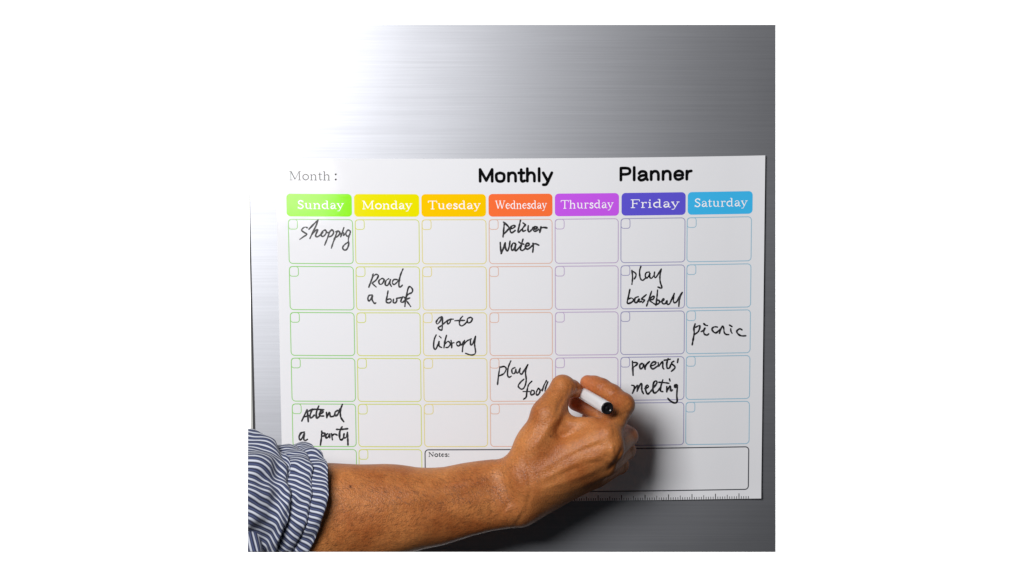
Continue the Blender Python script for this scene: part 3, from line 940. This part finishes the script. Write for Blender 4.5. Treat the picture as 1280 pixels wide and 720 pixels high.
# fine dark hair on the forearm and the back of the hand
nf = len(me.polygons)
cen = np.zeros(nf * 3); me.polygons.foreach_get('center', cen); cen = cen.reshape(-1, 3)
nor = np.zeros(nf * 3); me.polygons.foreach_get('normal', nor); nor = nor.reshape(-1, 3)
px = 640 + cen[:, 0] / S; py = 360 - cen[:, 2] / S
rng = np.random.RandomState(11)
wgt = np.clip((-nor[:, 1] - 0.30) / 0.7, 0, 1) * (px > 405) * (px < 700) * np.where(px > 640, 0.35, 1.0)
wgt *= np.where(px > 600, 0.8, 1.0)
wgt /= wgt.sum()
pick = rng.choice(nf, 3000, p=wgt)
v, f = [], []
for i in pick:
    c = cen[i]; nn = Vector(nor[i])
    x_ = px[i]
    ang = math.radians(rng.normal(-38 if (py[i] < 618 or x_ > 640) else 38, 20))
    t = Vector((math.cos(ang), 0, math.sin(ang)))
    t = (t - nn * t.dot(nn)).normalized()
    L_ = rng.uniform(4.0, 10.0) * S * (1.0 if x_ < 640 else 0.6)
    w_ = 0.06 * S * rng.uniform(0.7, 1.5)
    sd = t.cross(nn).normalized()
    bend = sd * rng.normal(0, 0.18)
    p0 = Vector(c) - nn * 0.0001
    p1 = p0 + (t + nn * 0.30 + bend * 0.5) * L_ * 0.5
    p2 = p0 + (t + nn * 0.22 + bend * 1.6) * L_
    b0 = len(v)
    v += [p0 - sd * w_, p0 + sd * w_, p1 + sd * w_ * 0.8, p1 - sd * w_ * 0.8, p2]
    f += [(b0, b0 + 1, b0 + 2, b0 + 3), (b0 + 3, b0 + 2, b0 + 4)]
hair = link_mesh('arm_hair', [tuple(a) for a in v], f, M['hair'], person)
hair['kind'] = 'stuff'

# ------------------------------------------------------------------ rolled-up striped sleeve
def cloth_tube(name, rings, stripes, fold, parent, nth=220, uscale=0.12, thick=0.0006, shear=0.0):
    """rings: list of (C, A, B) with P = C + A cos + B sin in grid coordinates"""
    v, f, uvs = [], [], []
    m = len(rings)
    for j, (Cc, A, B) in enumerate(rings):
        for i in range(nth + 1):
            th = 2 * math.pi * i / nth
            p = [Cc[a] + A[a] * math.cos(th) + B[a] * math.sin(th) for a in range(3)]
            r = fold(th, j / (m - 1), p)
            p = [Cc[a] + (p[a] - Cc[a]) * r for a in range(3)]
            v.append(W3(*p))
            uvs.append((j * uscale, stripes * (th / (2 * math.pi)) + shear * (j / (m - 1)) + 0.4 * noise.noise((math.cos(th) * 2, math.sin(th) * 2, j * 0.12 + stripes))))
    for j in range(m - 1):
        for i in range(nth):
            a = j * (nth + 1) + i
            f.append((a, a + 1, a + nth + 2, a + nth + 1))
    o = link_mesh(name, v, f, M['stripe'], parent, smooth=True)
    ul = o.data.uv_layers.new(name='cloth')
    for lp in o.data.loops:
        ul.data[lp.index].uv = uvs[lp.vertex_index]
    bm = bmesh.new(); bm.from_mesh(o.data)
    bmesh.ops.remove_doubles(bm, verts=bm.verts, dist=1e-7)
    bmesh.ops.recalc_face_normals(bm, faces=bm.faces)
    cut(bm, 195)
    bm.to_mesh(o.data); bm.free()
    sd = o.modifiers.new('cloth_thickness', 'SOLIDIFY'); sd.thickness = thick; sd.offset = 0
    return o

A0 = (39, -12, 66); B0 = (13, -80, -4); C0 = (368, 637, 132)
def ring(ax, sc, dy=0, dd=0, asc=1.0):
    return ((C0[0] + ax, C0[1] + dy - ax * 0.03, C0[2] + dd), tuple(a * sc * asc for a in A0), tuple(b * sc for b in B0))

def interp_rings(keys, n):
    out = []
    P = keys
    for i in range(len(P) - 1):
        for k in range(n):
            t = k / n
            out.append(tuple(P[i][a] * (1 - t) + P[i + 1][a] * t for a in range(len(P[0]))))
    out.append(P[-1])
    # smooth once
    sm = [out[0]]
    for i in range(1, len(out) - 1):
        sm.append(tuple((out[i - 1][a] + 2 * out[i][a] + out[i + 1][a]) / 4 for a in range(len(out[0]))))
    sm.append(out[-1])
    return sm

def wr(th, s, seed, amp, fth=3.0, fs=5.0):
    x, y = math.cos(th) * fth, math.sin(th) * fth
    return amp * noise.noise((x + seed, y, s * fs + seed)) + amp * 0.5 * noise.noise((x * 2.3 + seed, y * 2.3, s * fs * 2 - seed))

def fold_cuff(seed):
    def f_(th, s, p):
        return 1 + wr(th, s, seed, 0.075, 2.6, 1.6) + 0.014 * math.sin(th * 9 + s * 3 + seed)
    return f_
outer = [ring(*k) for k in interp_rings([(-22, 0.90, 0, 0), (-10, 0.90, 0, 0), (-2, 0.915, 0, 0), (1.5, 0.945, 0, 0), (2, 0.985, 0, 0), (-1, 1.015, 0, 0), (-8, 1.03, 0, 0), (-15, 1.01, 0, 0), (-20, 0.96, 0, 0), (-24, 0.91, 0, 0)], 4)]
sleeve_cuff = cloth_tube('cuff', outer, 76, fold_cuff(1.0), person, shear=-4.5)
second = [ring(*k) for k in interp_rings([(-40, 0.90, 0, 0), (-24, 0.91, 0, 0), (-19.5, 0.95, 0, 0), (-19, 0.995, 0, 0), (-23, 1.03, 0, 0), (-31, 1.045, 0, 0), (-39, 1.02, 0, 0), (-46, 0.96, 0, 0), (-50, 0.90, 0, 0)], 4)]
cloth_tube('cuff_fold', second, 74, fold_cuff(3.7), person, shear=-5.5)

def fold_body(th, s, p):
    # long diagonal drapes running down from the shoulder side
    g = math.sin(th * 5 - s * 7.0 + 1.0) * 0.034 + math.sin(th * 9 - s * 12) * 0.018
    return 1 + wr(th, s, 7.3, 0.16, 1.9, 2.8) + g * min(1, s * 3)
bodyk = interp_rings([(-58, 0.88, 0, 0), (-48, 0.91, 0, 0), (-45, 0.95, 0, 0), (-46.5, 1.00, 1, 0), (-53, 1.045, 1, 1), (-62, 1.08, 0, 3), (-78, 1.14, 0, 6), (-100, 1.20, 2, 10), (-130, 1.26, 6, 12)], 7)
cloth_tube('sleeve', [ring(*k) for k in bodyk], 76, fold_body, person, shear=-10)

# the loose fabric hanging in front at the lower left
def hang_fold(th, s, p):
    return 1 + wr(th, s, 2.2, 0.10, 1.6, 3.0)
rings = []
for k in range(15):
    t = k / 14
    cy_ = 570 + 140 * t
    r = 17
    cx = 309 + 21 * (cy_ - 606) / 83 - r + 2 * math.sin(t * 5)
    rings.append(((cx, cy_, 196 + 2 * t), (r * 0.2, -2, r * 0.8), (r, 0, -2)))
cloth_tube('hanging_fabric', rings, 15, hang_fold, person, nth=90, uscale=0.3)

# ------------------------------------------------------------------ the marker pen held in the fingers
pen = thing('marker_pen', 'white marker pen with a black end plug held between thumb and forefinger', 'pen')
tip = Vector(W3(697.0, 471.5, 1.8 + TH)); top = Vector(W3(759.6, 510.6, 152))
axis = (top - tip); LEN = axis.length; axis.normalize()
rot = axis.to_track_quat('Z', 'X').to_matrix().to_4x4()
def lathe(name, prof, mat, parent, n=40, cap=True):
    v, f = [], []
    for (z, r) in prof:
        for k in range(n):
            a = 2 * math.pi * k / n
            v.append(tuple(tip + rot.to_3x3() @ Vector((r * math.cos(a), r * math.sin(a), z))))
    for j in range(len(prof) - 1):
        for k in range(n):
            a, b2 = j * n + k, j * n + (k + 1) % n
            f.append((a, b2, b2 + n, a + n))
    if cap:
        f.append(tuple(range(n))[::-1]); f.append(tuple(range((len(prof) - 1) * n, len(prof) * n)))
    o = link_mesh(name, v, f, mat, parent, smooth=False)
    bm = bmesh.new(); bm.from_mesh(o.data); bmesh.ops.recalc_face_normals(bm, faces=bm.faces)
    for fc in bm.faces:
        fc.smooth = len(fc.verts) == 4
    bm.to_mesh(o.data); bm.free()
    o.data.polygons.foreach_set('use_smooth', [len(p.vertices) == 4 for p in o.data.polygons])
    return o
R = 7.7 * S
lathe('nib', [(0, 0.6 * S), (1.5 * S, 1.3 * S), (6 * S, 1.5 * S)], M['felt'], pen)
lathe('nose', [(5 * S, 1.9 * S), (6 * S, 2.4 * S), (18 * S, 3.6 * S), (20 * S, 5.0 * S), (26 * S, 5.4 * S)], M['pen_black'], pen)
lathe('barrel', [(26 * S, 5.6 * S), (28 * S, 6.0 * S), (60 * S, 6.4 * S), (LEN - 14 * S, R), (LEN - 4 * S, R), (LEN - 2.4 * S, R * 0.99)], M['pen_white'], pen)
lathe('end_plug', [(LEN - 2.3 * S, R * 0.985), (LEN - 0.7 * S, R * 1.0), (LEN - 0.1 * S, R * 0.95), (LEN, R * 0.85), (LEN - 0.1 * S, R * 0.62), (LEN - 1.3 * S, R * 0.58), (LEN - 1.4 * S, R * 0.30), (LEN - 0.6 * S, R * 0.24), (LEN - 0.5 * S, R * 0.02)], M['pen_black'], pen)
# a moulded rib along the barrel
ex_ = rot.to_3x3()
v = []
ang0 = math.radians(0)
down = (Vector((0.1, -0.4, -1)) - axis * Vector((0.1, -0.4, -1)).dot(axis)).normalized()
side = axis.cross(down).normalized()
for z, o_ in ((70 * S, 0.1), (74 * S, 1.4), (LEN - 12 * S, 1.6), (LEN - 8 * S, 0.1)):
    rr = 6.6 * S
    for w_, h_ in ((-1.6, -0.6), (-1.2, o_), (1.2, o_), (1.6, -0.6)):
        v.append(tuple(tip + axis * z + down * (rr + h_ * S) + side * (w_ * S)))
f = []
for j in range(3):
    for k in range(3):
        a = j * 4 + k
        f.append((a, a + 1, a + 5, a + 4))
o = link_mesh('rib', v, f, M['pen_white'], pen)
